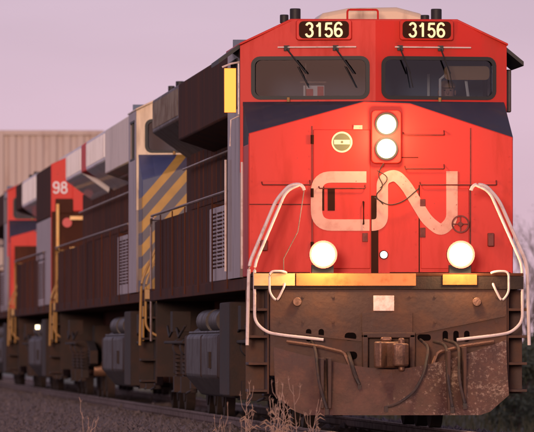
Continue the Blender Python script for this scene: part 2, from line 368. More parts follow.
def strip(mb, path, w_, y0, y1):
    """flat ribbon of width w_ along an (x,z) path, extruded in y"""
    P = [Vector((p[0], p[1])) for p in path]; L = []; Rr = []
    for i, p in enumerate(P):
        t = (P[min(len(P)-1, i+1)]-P[max(0, i-1)]).normalized(); nrm = Vector((-t.y, t.x))
        L.append(p+nrm*w_/2); Rr.append(p-nrm*w_/2)
    for i in range(len(P)-1):
        mb.prism([tuple(L[i]), tuple(L[i+1]), tuple(Rr[i+1]), tuple(Rr[i])], y0, y1)

# ------------------------------------------------------------------ ground, track
g = MB(); g.box(-4000, 4000, -600, 8000, -1.2, -0.62); go = g.build('ground', M['ground'], smooth=False); tag(go, kind='structure')
b = MB(); b.prism([(-4.4, -0.60), (-1.95, -0.17), (1.95, -0.17), (4.4, -0.60), (4.4, -0.9), (-4.4, -0.9)], -110, 420)
tag(b.build('ballast_bed', M['bed']), kind='structure')
tr = empty('railway_track', (0, 0, 0), kind='structure')
t = MB()
for i in range(int(500/0.55)):
    y = -105+i*0.55; t.box(-1.3, 1.3, y, y+.23, -0.35, -0.135)
t.build('sleeper_row', M['tie'], tr, smooth=False)
t = MB()
for sx in (-1, 1):
    x = .7525*sx
    t.prism([(x-.07, -.135), (x+.07, -.135), (x+.07, -.122), (x+.012, -.11), (x+.012, -.04), (x+.036, -.03), (x+.036, -.004), (x-.036, -.004), (x-.036, -.03), (x-.012, -.04), (x-.012, -.11), (x-.07, -.122)], -110, 420)
t.build('rail', M['railsteel'], tr, smooth=False)
t = MB()
for sx in (-1, 1): t.box(.7525*sx-.030, .7525*sx+.030, -110, 420, -.0039, 0)
t.build('rail_head', M['railtop'], tr, smooth=False)
# loose stones over the bed: nobody could count them
v = []; f = []
def stone(x, y, z, r):
    n = len(v); q = [Vector((random.uniform(-1, 1), random.uniform(-1, 1), random.uniform(-1, 1))).normalized() for _ in range(3)]
    a = random.uniform(0, 6.28)
    pts = []
    for (px, py, pz) in ((1,0,0),(0,1,0),(-1,0,0),(0,-1,0),(0,0,1),(0,0,-1)):
        k = r*random.uniform(.65, 1.25)
        pts.append((x+k*(px*math.cos(a)-py*math.sin(a)), y+k*(px*math.sin(a)+py*math.cos(a)), z+pz*k*.8))
    v.extend(pts)
    for t3 in ((0,1,4),(1,2,4),(2,3,4),(3,0,4),(1,0,5),(2,1,5),(3,2,5),(0,3,5)): f.append(tuple(n+i for i in t3))
def bedz(x):
    ax = abs(x); return -.17 if ax < 1.95 else -.17-(ax-1.95)*.1755
for i in range(26000):
    y = random.uniform(-12, 130) if i % 4 else random.uniform(-12, 40)
    x = random.uniform(-4.6, -1.0) if i % 6 else random.uniform(-1.0, 3.5)
    stone(x, y, bedz(x)+random.uniform(-.01, .03), random.uniform(.025, .065) if i % 9 else random.uniform(.06, .10))
for i in range(14000): 
    x = random.uniform(-4.6, 4.4); y = random.uniform(-62, -12); stone(x, y, bedz(x)+random.uniform(-.01, .03), random.uniform(.03, .08))
for i in range(3000):
    x = random.uniform(1.0, 4.5); y = random.uniform(-12, 40); stone(x, y, bedz(x)+.01, random.uniform(.03, .08))
me = bpy.data.meshes.new('ballast_stones'); me.from_pydata(v, [], f); me.materials.append(M['stone'])
o = bpy.data.objects.new('ballast_stones', me); COL.objects.link(o); tag(o, 'loose grey ballast stones beside the rails', 'ballast', kind='stuff')

# ------------------------------------------------------------------ locomotive
VF = lambda x: 0.80 + 0.20*abs(x)        # the cab front is a shallow V in plan
def wheelset(parent, y, s):
    m_ = MB(); m_.cyl((s*.66, y, .52), (s, 0, 0), .52, .13, 28); m_.cyl((s*.79, y, .52), (s, 0, 0), .40, .02, 24)
    wh = m_.build('wheel', M['under'], parent)
    MB().cyl((s*.80, y, .52), (s, 0, 0), .13, .22, 16).build('axle_cap', M['cast'], wh)
def truck(parent, yc):
    t_ = MB()
    for s in (-1, 1):
        t_.prism_x([(yc-2.6, .62), (yc-2.6, .85), (yc-1.1, 1.02), (yc+1.1, 1.02), (yc+2.6, .85), (yc+2.6, .62), (yc+1.5, .50), (yc+.4, .62), (yc-.4, .62), (yc-1.5, .50)], s*.98, s*1.12)
        for dy in (-1.9, 0, 1.9):
            t_.box(s*1.12, s*1.24, yc+dy-.2, yc+dy+.2, .36, .72)
            t_.cyl((s*1.16, yc+dy+.45, .55), (0, 0, 1), .09, .36, 12)
        for dy in (-.95, .95):
            t_.box(s*1.1, s*1.32, yc+dy-.12, yc+dy+.12, .30, .52)
            t_.cyl((s*1.22, yc+dy-.35, .92), (0, 1, 0), .12, .45, 14)
        t_.tube([(s*1.36, yc-2.5, .98), (s*1.36, yc+2.5, .98)], .022)
        for dy in (-1.9, 0, 1.9):
            for k in range(6): t_.tube([(s*1.20+.07*math.cos(a), yc+dy-.42+.07*math.sin(a), .52+.055*k+.008*q) for q, a in enumerate([i*1.047 for i in range(7)])], .012, 4)
            t_.tube([(s*1.26, yc+dy-.6, .34), (s*1.26, yc+dy+.6, .30)], .018, 5)
        t_.tube([(s*1.33, yc-2.4, 1.2), (s*1.36, yc-1.2, 1.05), (s*1.34, yc, 1.22), (s*1.36, yc+1.3, 1.06), (s*1.33, yc+2.4, 1.2)], .02, 5)
        t_.box(s*1.15, s*1.40, yc-.35, yc+.25, 1.12, 1.40)
    t_.box(-.95, .95, yc-.5, yc+.5, .6, 1.3)
    t_.box(-.9, .9, yc-2.6, yc-2.45, .55, .85)
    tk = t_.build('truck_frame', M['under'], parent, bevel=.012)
    for dy in (-1.9, 0, 1.9):
        for s in (-1, 1): wheelset(tk, yc+dy, s)

def locomotive(d0, spec):
    L = spec['L']; root = empty('locomotive', (0, d0, 0), spec['label'], 'locomotive', 'diesel locomotives coupled in line')
    P = lambda name, mb, m, par=root, bevel=0.0, label=None: tag(mb.build(name, M[m], par, bevel), label)
    body = spec['body']; lead_ = spec['lead']
    # underframe
    P('underframe', MB().box(-1.50, 1.50, -1.05, L-.2, 1.56, 1.70).box(-.6, .6, -1.0, L-.3, 1.0, 1.56), spec.get('sill', 'hood'), bevel=.01)
    # running-board cabinet (full width, handrail high)
    c = MB(); c.box(-1.49, 1.49, 3.62, 8.0, 1.70, 2.60)
    P('side_cabinet', c, 'side', bevel=.015)
    for s in (-1, 1):
        lv = MB()
        for bay in range(3):
            for k in range(15):
                y0 = 4.0+bay*1.25; z0 = 1.86+k*.046
                lv.quadslab([(s*1.491, y0, z0), (s*1.491, y0+.9, z0), (s*1.500, y0+.9, z0+.010), (s*1.500, y0, z0+.010)], (0, 0, .012))
        P('louvre', lv, 'hood')
    c = MB(); c.box(-1.47, 1.47, 8.0, L-1.1, 1.70, 2.66)
    for yy in range(9, int(L-1.5)):
        for s in (-1, 1): c.box(s*1.47, s*1.478, yy, yy+.04, 1.72, 2.64)
    P('equipment_box', c, spec.get('box', 'hood'), bevel=.015)
    e = MB(); sp_ = MB()
    for s in (-1, 1):
        e.tube([(s*1.52, 3.7, 2.74), (s*1.52, L-1.2, 2.74)], .017, 6)
        y = 3.8
        while y < L-1.2:
            sp_.tube([(s*1.512, y, 1.6), (s*1.512, y, 2.72)], .010, 6); y += 3.2
    P('side_handrail', e, 'railing'); P('stanchion', sp_, 'hood')
    # middle hood
    hood_x = 1.02
    h = MB(); h.box(-hood_x, hood_x, 3.60, L-1.0, 1.71, 3.72)
    for yy in [4.2+1.05*i for i in range(int((L-6.2)/1.05))]:
        for s in (-1, 1): h.box(s*hood_x, s*(hood_x+.018), yy, yy+.9, 2.8, 3.58)
    P('hood', h, body, bevel=.015)
    hr = MB()
    for s in (-1, 1): hr.tube([(s*1.12, 4, 3.37), (s*1.12, L-2, 3.37)], .014, 6)
    P('hood_grab_rail', hr, 'steel')
    # flared upper sections
    for (a, b_, zb, m_, nm) in spec['upper']:
        u = MB(); zt = 4.35
        u.prism([(-1.50, zb), (-1.50, zt), (-.98, 4.56), (.98, 4.56), (1.50, zt), (1.50, zb), (1.02, zb-.16 if nm != 'radiator' else zb-.35), (-1.02, zb-.16 if nm != 'radiator' else zb-.35)], a, b_)
        up = P(nm, u, m_, bevel=.02)
        if nm == 'radiator':
            sl = MB(); n = int((b_-a-.3)/.16)
            for k in range(n):
                for s in (-1, 1): sl.box(s*1.50, s*1.518, a+.15+k*.16, a+.20+k*.16, zb+.05, zt-.05)
            P('radiator_fin', sl, m_, up)
            P('radiator_fan_cover', MB().cyl((0, (a+b_)/2, 4.56), (0, 0, 1), .8, .07, 32), 'hood', up)
    for (a, b_, z1, m_, x_) in spec.get('roofbits', []):
        P('roof_hatch', MB().prism([(-x_, 4.5), (-x_+.12, z1), (x_-.12, z1), (x_, 4.5)], a, b_), m_, bevel=.02)
    # rear end
    P('rear_platform', MB().box(-1.50, 1.50, L-.95, L-.21, 1.701, 1.73), 'hood')
    rr_ = MB()
    for s in (-1, 1):
        rr_.tube(fillet([(s*1.48, L-1.0, 2.72), (s*1.48, L-.25, 2.72), (s*1.48, L-.25, 1.0)], .12), .018, 6)
        rr_.tube([(s*.5, L-.22, 1.75), (s*.5, L-.22, 2.7), (s*1.48, L-.22, 2.7)], .016, 6)
    P('rear_handrail', rr_, spec.get('rail', 'steel'))
    P('rear_pilot', MB().box(-1.4, 1.4, L-.28, L-.2, .5, 1.56), 'under')
    P('rear_coupler', MB().box(-.12, .12, L-.2, L+.55, .74, .98).box(-.2, .14, L+.3, L+.68, .70, 1.0), 'under', bevel=.03)
    # fuel tank and reservoirs
    ta, tb = spec.get('tank', (6.6, 14.2))
    tk = MB(); tk.prism([(-1.46, 1.05), (-1.46, .55), (-1.25, .30), (1.25, .30), (1.46, .55), (1.46, 1.05), (1.1, 1.3), (-1.1, 1.3)], ta, tb)
    for yy in (ta+.05, (ta+tb)/2, tb-.15): tk.box(-1.475, 1.475, yy, yy+.1, .54, 1.07)
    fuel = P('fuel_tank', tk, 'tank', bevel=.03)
    rv = MB()
    for s in (-1, 1):
        rv.cyl((s*1.27, ta+1.2, 1.24), (0, 1, 0), .15, 1.8, 18); rv.cyl((s*1.27, ta+3.6, 1.24), (0, 1, 0), .15, 2.2, 18)
        rv.tube([(s*1.40, ta-.4, 1.1), (s*1.40, tb, 1.1)], .02, 6)
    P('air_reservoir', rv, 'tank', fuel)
    P('tank_gauge', MB().box(-1.49, -1.46, ta+1.6, ta+1.9, .66, .86), 'under', fuel)
    lk = MB()
    for s in (-1, 1): lk.box(s*1.10, s*1.46, ta-2.3, ta-.25, .34, 1.45)
    P('locker', lk, 'under', bevel=.02)
    truck(root, 3.35); truck(root, L-4.3)
    # ---- cab
    if spec['cab'] is None:
        P('end_panel', MB().prism([(-1.50, 1.71), (-1.50, 4.35), (-.98, 4.58), (.98, 4.58), (1.50, 4.35), (1.50, 1.71)], .2, .32), spec['front'], bevel=.015)
        # body behind it
        P('end_cowl', MB().box(-1.498, 1.498, .33, 3.62, 1.71, 3.36), 'side', bevel=.01)
        P('end_cowl', MB().box(-1.495, 1.495, 3.62, 8.5, 2.61, 3.36), 'side', bevel=.01)
        P('upper_cowl', MB().prism([(-1.50, 3.365), (-1.50, 4.34), (-.98, 4.56), (.98, 4.56), (1.50, 4.34), (1.50, 3.365)], .33, 8.5), 'hood', bevel=.02)
        digits('number', '98', .21, (-1.33, .185, 3.91), M['white'], root)
        P('end_lower_panel', MB().box(-1.49, 1.49, .17, .20, 1.75, 3.46), 'hood', bevel=.01)
        P('end_door', MB().box(-1.10, -.55, .15, .199, 3.47, 4.25), 'red', bevel=.01)
        P('end_ladder', MB().tube([(-1.38, .05, 1.72), (-1.38, .05, 3.6)], .03, 8).box(-1.15, -.6, .02, .06, 3.30, 3.37).box(-1.15, -.7, .02, .06, 2.74, 2.79), 'pale_reflect')
        P('end_grille', MB().box(-1.42, -1.08, .14, .2, 3.42, 3.70), 'hood', bevel=.02)
        P('marker_lamp', MB().cyl((-1.2, .2, 3.25), (0, -1, 0), .09, .08), 'redplastic')
        cc = 'hood'
    else:
        cc = spec['cab']; fc = spec['front']
        fw = MB()
        for s in (-1, 1):
            xo, xi = s*1.36, s*.105
            zb, zt = 3.76, 4.18
            fw.prism([(0, 2.9), (s*1.52, 2.9), (s*1.52, zb), (0, zb)], 0, .05, VF)
            fw.prism([(0, zt), (s*1.52, zt), (s*1.52, 4.35), (s*.94, 4.62), (0, 4.62)], 0, .05, VF)
            fw.prism([(xo, zb), (s*1.52, zb), (s*1.52, zt), (xo, zt)], 0, .05, VF)
            fw.prism([(0, zb), (xi, zb), (xi, zt), (0, zt)], 0, .05, VF)
        front = P('cab_front', fw, spec.get('cabfront', fc))
        for s in (-1, 1):
            x0, x1 = sorted((s*1.39, s*.075))
            fr = MB(); rring(fr, rrect(x0-.008, x1+.008, 3.727, 4.218, .10), rrect(x0+.036, x1-.036, 3.768, 4.176, .065), -.014, .045, VF)
            wf = P('window_frame', fr, 'rubber', root)
            P('window_pane', MB().prism(rrect(x0+.02, x1-.02, 3.755, 4.19, .07), .022, .028, VF), 'glass', wf)
        sd = MB()
        for s in (-1, 1):
            sd.box(s*1.52, s*1.47, 1.11, 3.6, 1.71, 3.66); sd.box(s*1.52, s*1.47, 1.11, 3.6, 4.20, 4.35)
            sd.box(s*1.52, s*1.47, 1.11, 1.7, 3.66, 4.20); sd.box(s*1.52, s*1.47, 3.0, 3.6, 3.66, 4.20)
        P('cab_side', sd, spec.get('cabside', 'side'))
        for s in (-1, 1):
            P('side_window', MB().box(s*1.50, s*1.49, 1.7, 3.0, 3.66, 4.20), 'glass')
            P('side_window_frame', MB().box(s*1.50, s*1.527, 2.33, 2.37, 3.66, 4.2).box(s*1.50, s*1.527, 1.68, 3.02, 3.64, 3.67).box(s*1.50, s*1.527, 1.68, 3.02, 4.19, 4.22), 'rubber')
        P('cab_rear_wall', MB().box(-1.46, 1.46, 3.5, 3.58, 2.3, 4.5), 'interior')
        P('cab_floor', MB().box(-1.46, 1.46, 1.15, 3.5, 2.4, 2.48), 'interior')
        P('cab_roof', MB().prism([(-1.53, 4.345), (-.945, 4.615), (.945, 4.615), (1.53, 4.345), (1.53, 4.37), (.95, 4.645), (-.95, 4.645), (-1.53, 4.37)], 1.02, 3.75), cc, bevel=.008)
        if lead_:
            P('sun_visor', MB().prism(rrect(.84, 1.36, 3.97, 4.13, .05), 1.50, 1.52), 'cap', bevel=.004)
            P('window_post', MB().box(.80, .83, 3.4, 3.43, 3.6, 4.1).tube([(.80, 1.6, 3.72), (.80, 1.6, 3.98), (.86, 1.6, 4.03)], .016, 6), 'paper')
            P('grab_handle', MB().tube([(1.10, 1.65, 3.98), (1.13, 1.65, 3.76)], .018, 6), 'paper')
        P('dashboard', MB().prism_x([(1.25, 3.0), (1.25, 3.62), (1.55, 3.66), (1.8, 3.4), (1.8, 3.0)], -1.4, 1.4), 'console', bevel=.02)
        # ---- nose
        A = [(-1.49, 0, 3.32), (-.19, 0, 3.68), (.33, 0, 3.66), (1.49, 0, 3.28)]
        ns = MB()
        pts = [(-1.49, 1.71), (-1.49, 3.32), (-.19, 3.68), (.33, 3.66), (1.49, 3.28), (1.49, 1.71)]
        ns.prism(pts, 0, .06)
        for s in (-1, 1): ns.box(s*1.49, s*1.44, .06, 1.11, 1.71, 3.2)
        P('nose', ns, fc, bevel=.012)
        tp = MB()
        top2 = [(-1.49, 1.10, 3.705), (-.19, .84, 3.708), (.33, .87, 3.708), (1.49, 1.10, 3.705)]
        nb = len(tp.v); A2 = [(x, y-.004, z-.012) for x, y, z in A]
        for i in range(3):
            q = [A[i], A[i+1], top2[i+1], top2[i]]
            tp.quadslab([(p[0], p[1]+.005, p[2]) for p in q], (0, 0, -.04))
        for s, i in ((-1, 0), (1, 3)):
            tp.prism_x([(.06, 3.15), (.06, A[i][2]-.01), (1.1, 3.69), (1.1, 3.15)], s*1.487, s*1.445)
        P('nose_top', tp, 'navy' if fc == 'red' else fc)
        ft = MB(); ft.box(-.76, -.12, -.016, -.001, 1.80, 3.36)
        dr = P('nose_door', ft, fc, bevel=.006)
        hg = MB()
        for z in (2.0, 2.6, 3.2): hg.cyl((-.775, -.02, z), (0, 0, 1), .018, .1, 8)
        hg.box(-.72, -.64, -.022, -.017, 2.45, 2.72).box(-.60, -.52, -.022, -.017, 2.45, 2.70).tube([(-.2, -.02, 2.3), (-.2, -.06, 2.3), (-.2, -.06, 2.55), (-.2, -.02, 2.55)], .01, 6)  # the two flat dark boxes paint the shadows of the door handle recesses
        P('hinge_and_recess_shade', hg, 'bplate', dr)
        sm = MB(); sm.box(-.11, -.03, -.012, -.001, 1.74, 2.62).box(.425, .437, -.006, -.001, 1.74, 2.74).box(1.0, 1.010, -.006, -.001, 1.74, 2.74)  # wide first strip paints the shade of the centre recess; rest are seams
        sm.box(-.10, .42, -.007, -.001, 3.045, 3.053)
        P('seam_and_recess_shade', sm, 'bplate' if fc == 'red' else 'hood')
        gi = MB()
        for (x0, x1, z) in ((.25, .71, 3.30), (.27, .71, 2.92), (.44, 1.30, 2.74), (-1.34, -.80, 2.74), (-.70, -.18, 2.70)):
            gi.tube(fillet([(x0, 0, z+.03), (x0, -.06, z), (x1, -.06, z), (x1, 0, z+.05)], .02), .008, 6)
        P('grab_iron', gi, 'grimy_red' if fc == 'red' else 'steel')
        if spec.get('lower'): P('nose_lower_panel', MB().box(-1.40, 1.40, -.05, -.018, 1.72, 3.12), 'hood', bevel=.01)
        # headlight
        hh = MB(); hx = .055
        hh.prism(rrect(hx-.17, hx+.17, 2.98, 3.58, .05), -.09, -.0)
        hd = P('headlight', hh, fc, bevel=.01)
        for z in (3.42, 3.145):
            P('lens_rim', MB().ring((hx, -.125, z), (0, 1, 0), .13, .11, .06), 'rubber', hd)
            P('lens', MB().cyl((hx, -.107, z), (0, 1, 0), .086, .012, 28), 'lamp' if spec['lit'] else 'chrome', hd)
            P('reflector', MB().ring((hx, -.105, z), (0, 1, 0), .109, .087, .012), 'lamp_edge' if spec['lit'] else 'chrome', hd)
        # number boards
        for s in (-1, 1):
            nx = s*.585; ang = s*math.atan(.20)
            x0, x1 = nx-.31, nx+.31
            nbm = MB(); nbm.prism(rrect(x0, x1, 4.40, 4.63, .03), -.09, -.001, VF)
            nb_ = P('number_board', nbm, fc if fc == 'red' else 'cream', bevel=.008)
            P('board_face', MB().prism(rrect(x0+.03, x1-.03, 4.418, 4.612, .05), -.096, -.091, VF), 'bplate', nb_)
            if spec['num']:
                digits('number', spec['num'], .158, (nx, VF(nx)-.100, 4.515), M['digit'], nb_, s*math.atan(.20))
        # wipers
        wp = MB()
        for s in (-1, 1):
            y_ = lambda x: VF(x)-.05
            wp.tube([(x, y_(x), 4.32) for x in (s*.22, s*1.1)], .009, 6)
        P('wiper_rail', wp, 'rail_white')
        wp = MB()
        for (a, b_) in ((-1.0, -.78), (-.45, -.25), (.28, .40), (.75, .86)):
            wp.tube([(a, VF(a)-.06, 4.30), (b_, VF(b_)-.07, 4.02)], .010, 6); 
            bx = b_; wp.tube([(bx-.10 if a < 0 else bx-.02, VF(bx)-.035, 4.10), (bx+.03, VF(bx)-.035, 3.86)], .006, 6)
            wp.box(a-.03, a+.03, VF(a)-.06, VF(a), 4.28, 4.34)
        P('wiper', wp, 'rubber')
        wn = MB()
        for x in (-.98, .74): wn.cyl((x, VF(x)-.045, 3.70), (0, 0, 1), .018, .05, 8)
        P('washer_nozzle', wn, 'yellow')
        # roof equipment
        P('air_conditioner', MB().prism([(-.62, 4.62), (-.50, 4.76), (-.2, 4.82), (.35, 4.83), (.62, 4.76), (.80, 4.62)], 2.2, 3.5), 'cream', bevel=.05)
        P('roof_grab_rail', MB().tube(fillet([(-.27, 1.5, 4.63), (-.27, 1.5, 4.77), (.08, 1.5, 4.77), (.08, 1.5, 4.63)], .03), .013, 6), cc)
        for x in (-.87, .745):
            P('roof_antenna', MB().cyl((x, 1.45, 4.62), (0, 0, 1), .062, .16, 16).cyl((x-.11, 1.7, 4.62), (0, 0, 1), .05, .10, 12), 'rubber', bevel=.01)
        # mirrors and wind deflectors
        if lead_:
            mm = spec.get('mirror', 'hood')
            P('wind_deflector', MB().box(-1.70, -1.56, 1.16, 1.18, 3.58, 4.09), mm, bevel=.005, label='mirror panel with the reflected low sun put into its amber colour' if mm == 'mirror' else None)
            P('deflector_bracket', MB().tube([(-1.52, 1.25, 4.16), (-1.62, 1.2, 4.14), (-1.72, 1.2, 4.10)], .012, 6).tube([(-1.52, 1.25, 3.55), (-1.62, 1.2, 3.5), (-1.63, 1.2, 3.2)], .01, 6).box(-1.545, -1.53, 1.12, 1.16, 3.56, 4.14), 'rail_white')
            P('sunshade', MB().quadslab([(-1.50, 1.15, 4.33), (-1.76, 1.15, 4.14), (-1.76, 2.7, 4.14), (-1.50, 2.7, 4.33)], (0, 0, .05)).quadslab([(1.50, 1.15, 4.30), (1.72, 1.15, 4.12), (1.72, 2.7, 4.12), (1.50, 2.7, 4.30)], (0, 0, .05)), 'rubber')
        P('rear_view_mirror', MB().box(1.525, 1.61, 1.5, 1.56, 3.60, 4.09), 'shutter', bevel=.015)
    # ---- front platform, pilot, handrails (every unit has them at its leading end)
    lead = spec['lead']
    P('platform', MB().box(-1.50, 1.50, -1.15, .19 if spec['cab'] is None else -.001, 1.705, 1.74), 'hood', bevel=.008)
    pm = 'pilot' if lead else 'under'
    pl = MB()
    holes = [(-.49, -.36, .99, 1.08), (-.47, -.35, .78, .87), (.32, .47, .99, 1.06), (.60, .66, .98, 1.10), (.72, .78, .98, 1.10), (.84, .90, .98, 1.10), (-.92, -.86, .98, 1.12), (-.78, -.72, .98, 1.12)]
    pl.box(-1.32, 1.32, -1.13, -1.07, .60, 1.56)
    pil = P('pilot_plate', pl, pm, bevel=.01)
    ho = MB()
    for (x0, x1, z0, z1) in holes: ho.prism(rrect(x0, x1, z0, z1, min(x1-x0, z1-z0)*.45, 3), -1.134, -1.131)  # flat black patches paint the shade of the slots onto the plate
    P('pilot_slot_shade', ho, 'void', pil)
    rb = MB()
    rb.prism([(-1.3, 1.09), (-.3, .98), (-.3, 1.0), (-1.3, 1.115)], -1.16, -1.131).prism([(1.3, 1.26), (.3, 1.06), (.3, 1.08), (1.3, 1.285)], -1.16, -1.131)
    for x in (-1.2, -.95, -.62, .25, .52, .95, 1.2):
        for z in (1.2, 1.48): rb.cyl((x, -1.131, z), (0, -1, 0), .016, .014, 8)
    rb.box(-.30, .26, -1.20, -1.131, 1.08, 1.30)
    P('pilot_rib', rb, pm, pil)
    fr = MB(); fr.box(-1.50, -1.045, -1.17, -1.151, 1.60, 1.735)
    P('reflective_stripe', fr, 'pale_reflect' if lead else 'yellow')
    P('reflective_stripe', MB().box(-1.03, .30, -1.17, -1.151, 1.60, 1.735).box(.60, .98, -1.17, -1.151, 1.61, 1.725), 'reflect' if lead else 'yellow')
    P('platform_edge', MB().box(-1.50, 1.50, -1.150, -1.06, 1.562, 1.704), 'under')
    st = MB()
    for s in (-1, 1):
        for z in (.42, .72, 1.02, 1.32):
            st.box(s*1.33, s*1.55, -1.05, -.45, z, z+.03)
        st.box(s*1.325, s*1.345, -1.06, -.44, .40, 1.56); st.box(s*1.33, s*1.55, -.45, -.43, .40, 1.56)
    P('step', st, pm, bevel=.004)
    hrm = 'rail_white' if lead else spec.get('rail', 'steel')
    for s in (-1, 1):
        h1 = MB(); h2 = MB()
        h1.tube(fillet([(s*.93, -1.0, 2.66), (s*.95, -1.0, 2.73), (s*1.09, -1.0, 2.72), (s*1.24, -1.0, 2.56), (s*1.55, -1.08, 1.84), (s*1.57, -1.08, .94)], .10), .019, 8)
        h2.tube(fillet([(s*.97, -1.0, 2.725), (s*1.13, -1.02, 2.66), (s*1.49, -1.12, 1.83), (s*1.49, -1.14, 1.20), (s*1.36, -1.2, 1.08), (s*1.18, -1.3, 1.05), (s*.74, -1.36, 1.00)], .10), .017, 8)
        P('corner_handrail', h1, hrm); P('corner_handrail', h2, hrm)
        P('grab_loop', MB().tube(fillet([(s*1.14, -1.17, 1.74), (s*1.17, -1.22, 1.76), (s*1.33, -1.22, 1.76), (s*1.33, -1.22, 1.52), (s*1.25, -1.22, 1.42), (s*1.16, -1.22, 1.60), (s*1.16, -1.17, 1.62)], .06), .014, 6), hrm)
        # uncoupling lever
        P('uncoupling_lever', MB().tube(fillet([(s*1.15, -1.35, .98), (s*.80, -1.38, .93), (s*.52, -1.42, .86), (s*.42, -1.5, .62)], .05), .02, 6), 'cast')
    P('step_chain', MB().tube([(-.93, -.98, 2.66), (-1.0, -.98, 2.2), (-1.16, -1.0, 1.9), (-1.16, -1.0, 1.74)], .006, 5), 'railing')
    # coupler
    cp = MB(); cp.box(-.11, .09, -1.46, -1.0, .74, .94)
    cp.prism_z([(-.14, -1.45), (-.20, -1.62), (-.21, -1.82), (-.14, -1.88), (-.095, -1.78), (-.06, -1.70), (.02, -1.66), (.05, -1.60), (.15, -1.58), (.14, -1.45)], .69, .98)
    cp.prism_z([(.03, -1.62), (.155, -1.64), (.17, -1.80), (.11, -1.91), (.01, -1.92), (-.02, -1.85), (.05, -1.83), (.07, -1.76), (.05, -1.69)], .71, .96)
    cp.tube([(.10, -1.67, .65), (.10, -1.67, 1.02)], .035, 14)
    cp.box(-.12, .0, -1.60, -1.48, .98, 1.03)
    P('coupler', cp, 'cast', bevel=.02)
    P('coupler_pocket', MB().box(-.30, .28, -1.24, -1.135, .60, .68).box(-.30, -.24, -1.3, -1.135, .6, 1.06).box(.22, .28, -1.3, -1.135, .6, 1.06).box(-.30, .28, -1.3, -1.135, 1.02, 1.08), pm, bevel=.01)
    # snow plough: two raked wings meeting at the centre
    if lead:
        pw = MB()
        for s in (-1, 1):
            n_ = 12; m_ = 7; base = len(pw.v); hi = (1.0 if s > 0 else .92)
            def pt(i, j, off=0):
                u = i/n_; vv = j/m_
                x = s*1.29*u; ztop = .67+(hi-.67)*u**1.5
                zbot = .17 if u < .80 else .17+(u-.80)/.20*.22
                z = zbot+(ztop-zbot)*vv
                rake = .34*(1-vv)**1.7
                y = -1.35-rake-.28*(1-u)+off
                return (x, y, z)
            for off in (0, .03):
                for j in range(m_+1):
                    for i in range(n_+1): pw.v.append(pt(i, j, off))
            row = n_+1; lay = row*(m_+1)
            for j in range(m_):
                for i in range(n_):
                    a = base+j*row+i
                    pw.f += [(a, a+1, a+row+1, a+row), (a+lay, a+lay+row, a+lay+row+1, a+lay+1)]
            for i in range(n_):
                for j in (0, m_):
                    a = base+j*row+i; pw.f.append((a, a+1, a+1+lay, a+lay))
            for j in range(m_):
                for i in (0, n_):
                    a = base+j*row+i; pw.f.append((a, a+row, a+row+lay, a+lay))
        plw = P('plough', pw, 'plow')
        P('plough_bracket', MB().box(-1.2, -1.12, -1.36, -1.07, .3, .8).box(1.12, 1.2, -1.36, -1.07, .3, .9).box(-.5, -.42, -1.5, -1.07, .3, .65).box(.42, .5, -1.5, -1.07, .3, .65), 'under', plw)
        P('plough_rib', MB().box(.60, .635, -1.80, -1.40, .22, .88).box(.78, .815, -1.76, -1.38, .24, .92).box(-.80, -.76, -1.76, -1.38, .24, .80).box(-.72, -.68, -1.78, -1.40, .24, .80), 'pilot', plw, bevel=.008)
        P('placard', MB().box(-.17, .06, -1.145, -1.132, 1.32, 1.49), 'sign', bevel=.003)
        # ditch lights
        for x in (-.73, .80):
            dl = MB(); dl.cyl((x, -1.02, 1.945), (0, -1, 0), .15, .14, 28).box(x-.12, x+.12, -1.1, -.96, 1.74, 1.83)
            dh = P('ditch_light', dl, 'rubber')
            P('lens', MB().cyl((x, -1.161, 1.945), (0, -1, 0), .096, .014, 28), 'lamp', dh)
            P('reflector', MB().ring((x, -1.161, 1.945), (0, -1, 0), .131, .097, .010), 'lamp_edge', dh)
            P('lens_rim', MB().ring((x, -1.16, 1.945), (0, -1, 0), .155, .132, .03), 'redplastic', dh)
        P('walkway_lamp', MB().cyl((.03, -.03, 1.955), (0, -1, 0), .04, .02, 16), 'lamp_small')
        P('lamp_bezel', MB().ring((.03, -.001, 1.955), (0, -1, 0), .05, .04, .03), 'bplate')
        # emblem, brake wheel, small plate
        em = P('emblem', MB().cyl((-.44, -.0165, 3.22), (0, -1, 0), .118, .004, 32), 'emblem')
        P('emblem_disc', MB().cyl((-.44, -.021, 3.22), (0, -1, 0), .098, .004, 32), 'olive', em)
        P('emblem_bar', MB().box(-.53, -.35, -.030, -.0255, 3.195, 3.245), 'emblem', em)
        P('emblem_dot', MB().cyl((-.44, -.0305, 3.22), (0, -1, 0), .014, .003, 12), 'olive', em)
        P('small_plate', MB().box(-.31, -.21, -.022, -.0165, 3.365, 3.41), 'logo')
        P('brake_wheel', MB().ring((.89, -.07, 2.30), (0, -1, 0), .10, .084, .02).box(.80, .98, -.08, -.072, 2.294, 2.306).box(.884, .896, -.08, -.072, 2.22, 2.38).cyl((.89, 0, 2.30), (0, -1, 0), .025, .09, 12), 'grimy_red')
        lg = MB()
        c1 = fillet([(-.165, 2.828, 0), (-.727, 2.828, 0), (-.727, 2.288, 0), (-.13, 2.288, 0)], .17, 8)
        c2 = fillet([(-.105, 2.288, 0), (.015, 2.288, 0), (.015, 2.80, 0), (.16, 2.86, 0), (.28, 2.74, 0), (.52, 2.34, 0), (.68, 2.22, 0), (.80, 2.34, 0), (.80, 2.895, 0)], .11, 8)
        lg_y0, lg_y1 = -.0225, -.0165
        strip(lg, [(p.x, p.y) for p in c1], .128, lg_y0, lg_y1)
        strip(lg, [(p.x, p.y) for p in c2], .128, -.0165, -.0005)
        P('logo_lettering', lg, 'logo')
        rv_ = MB()
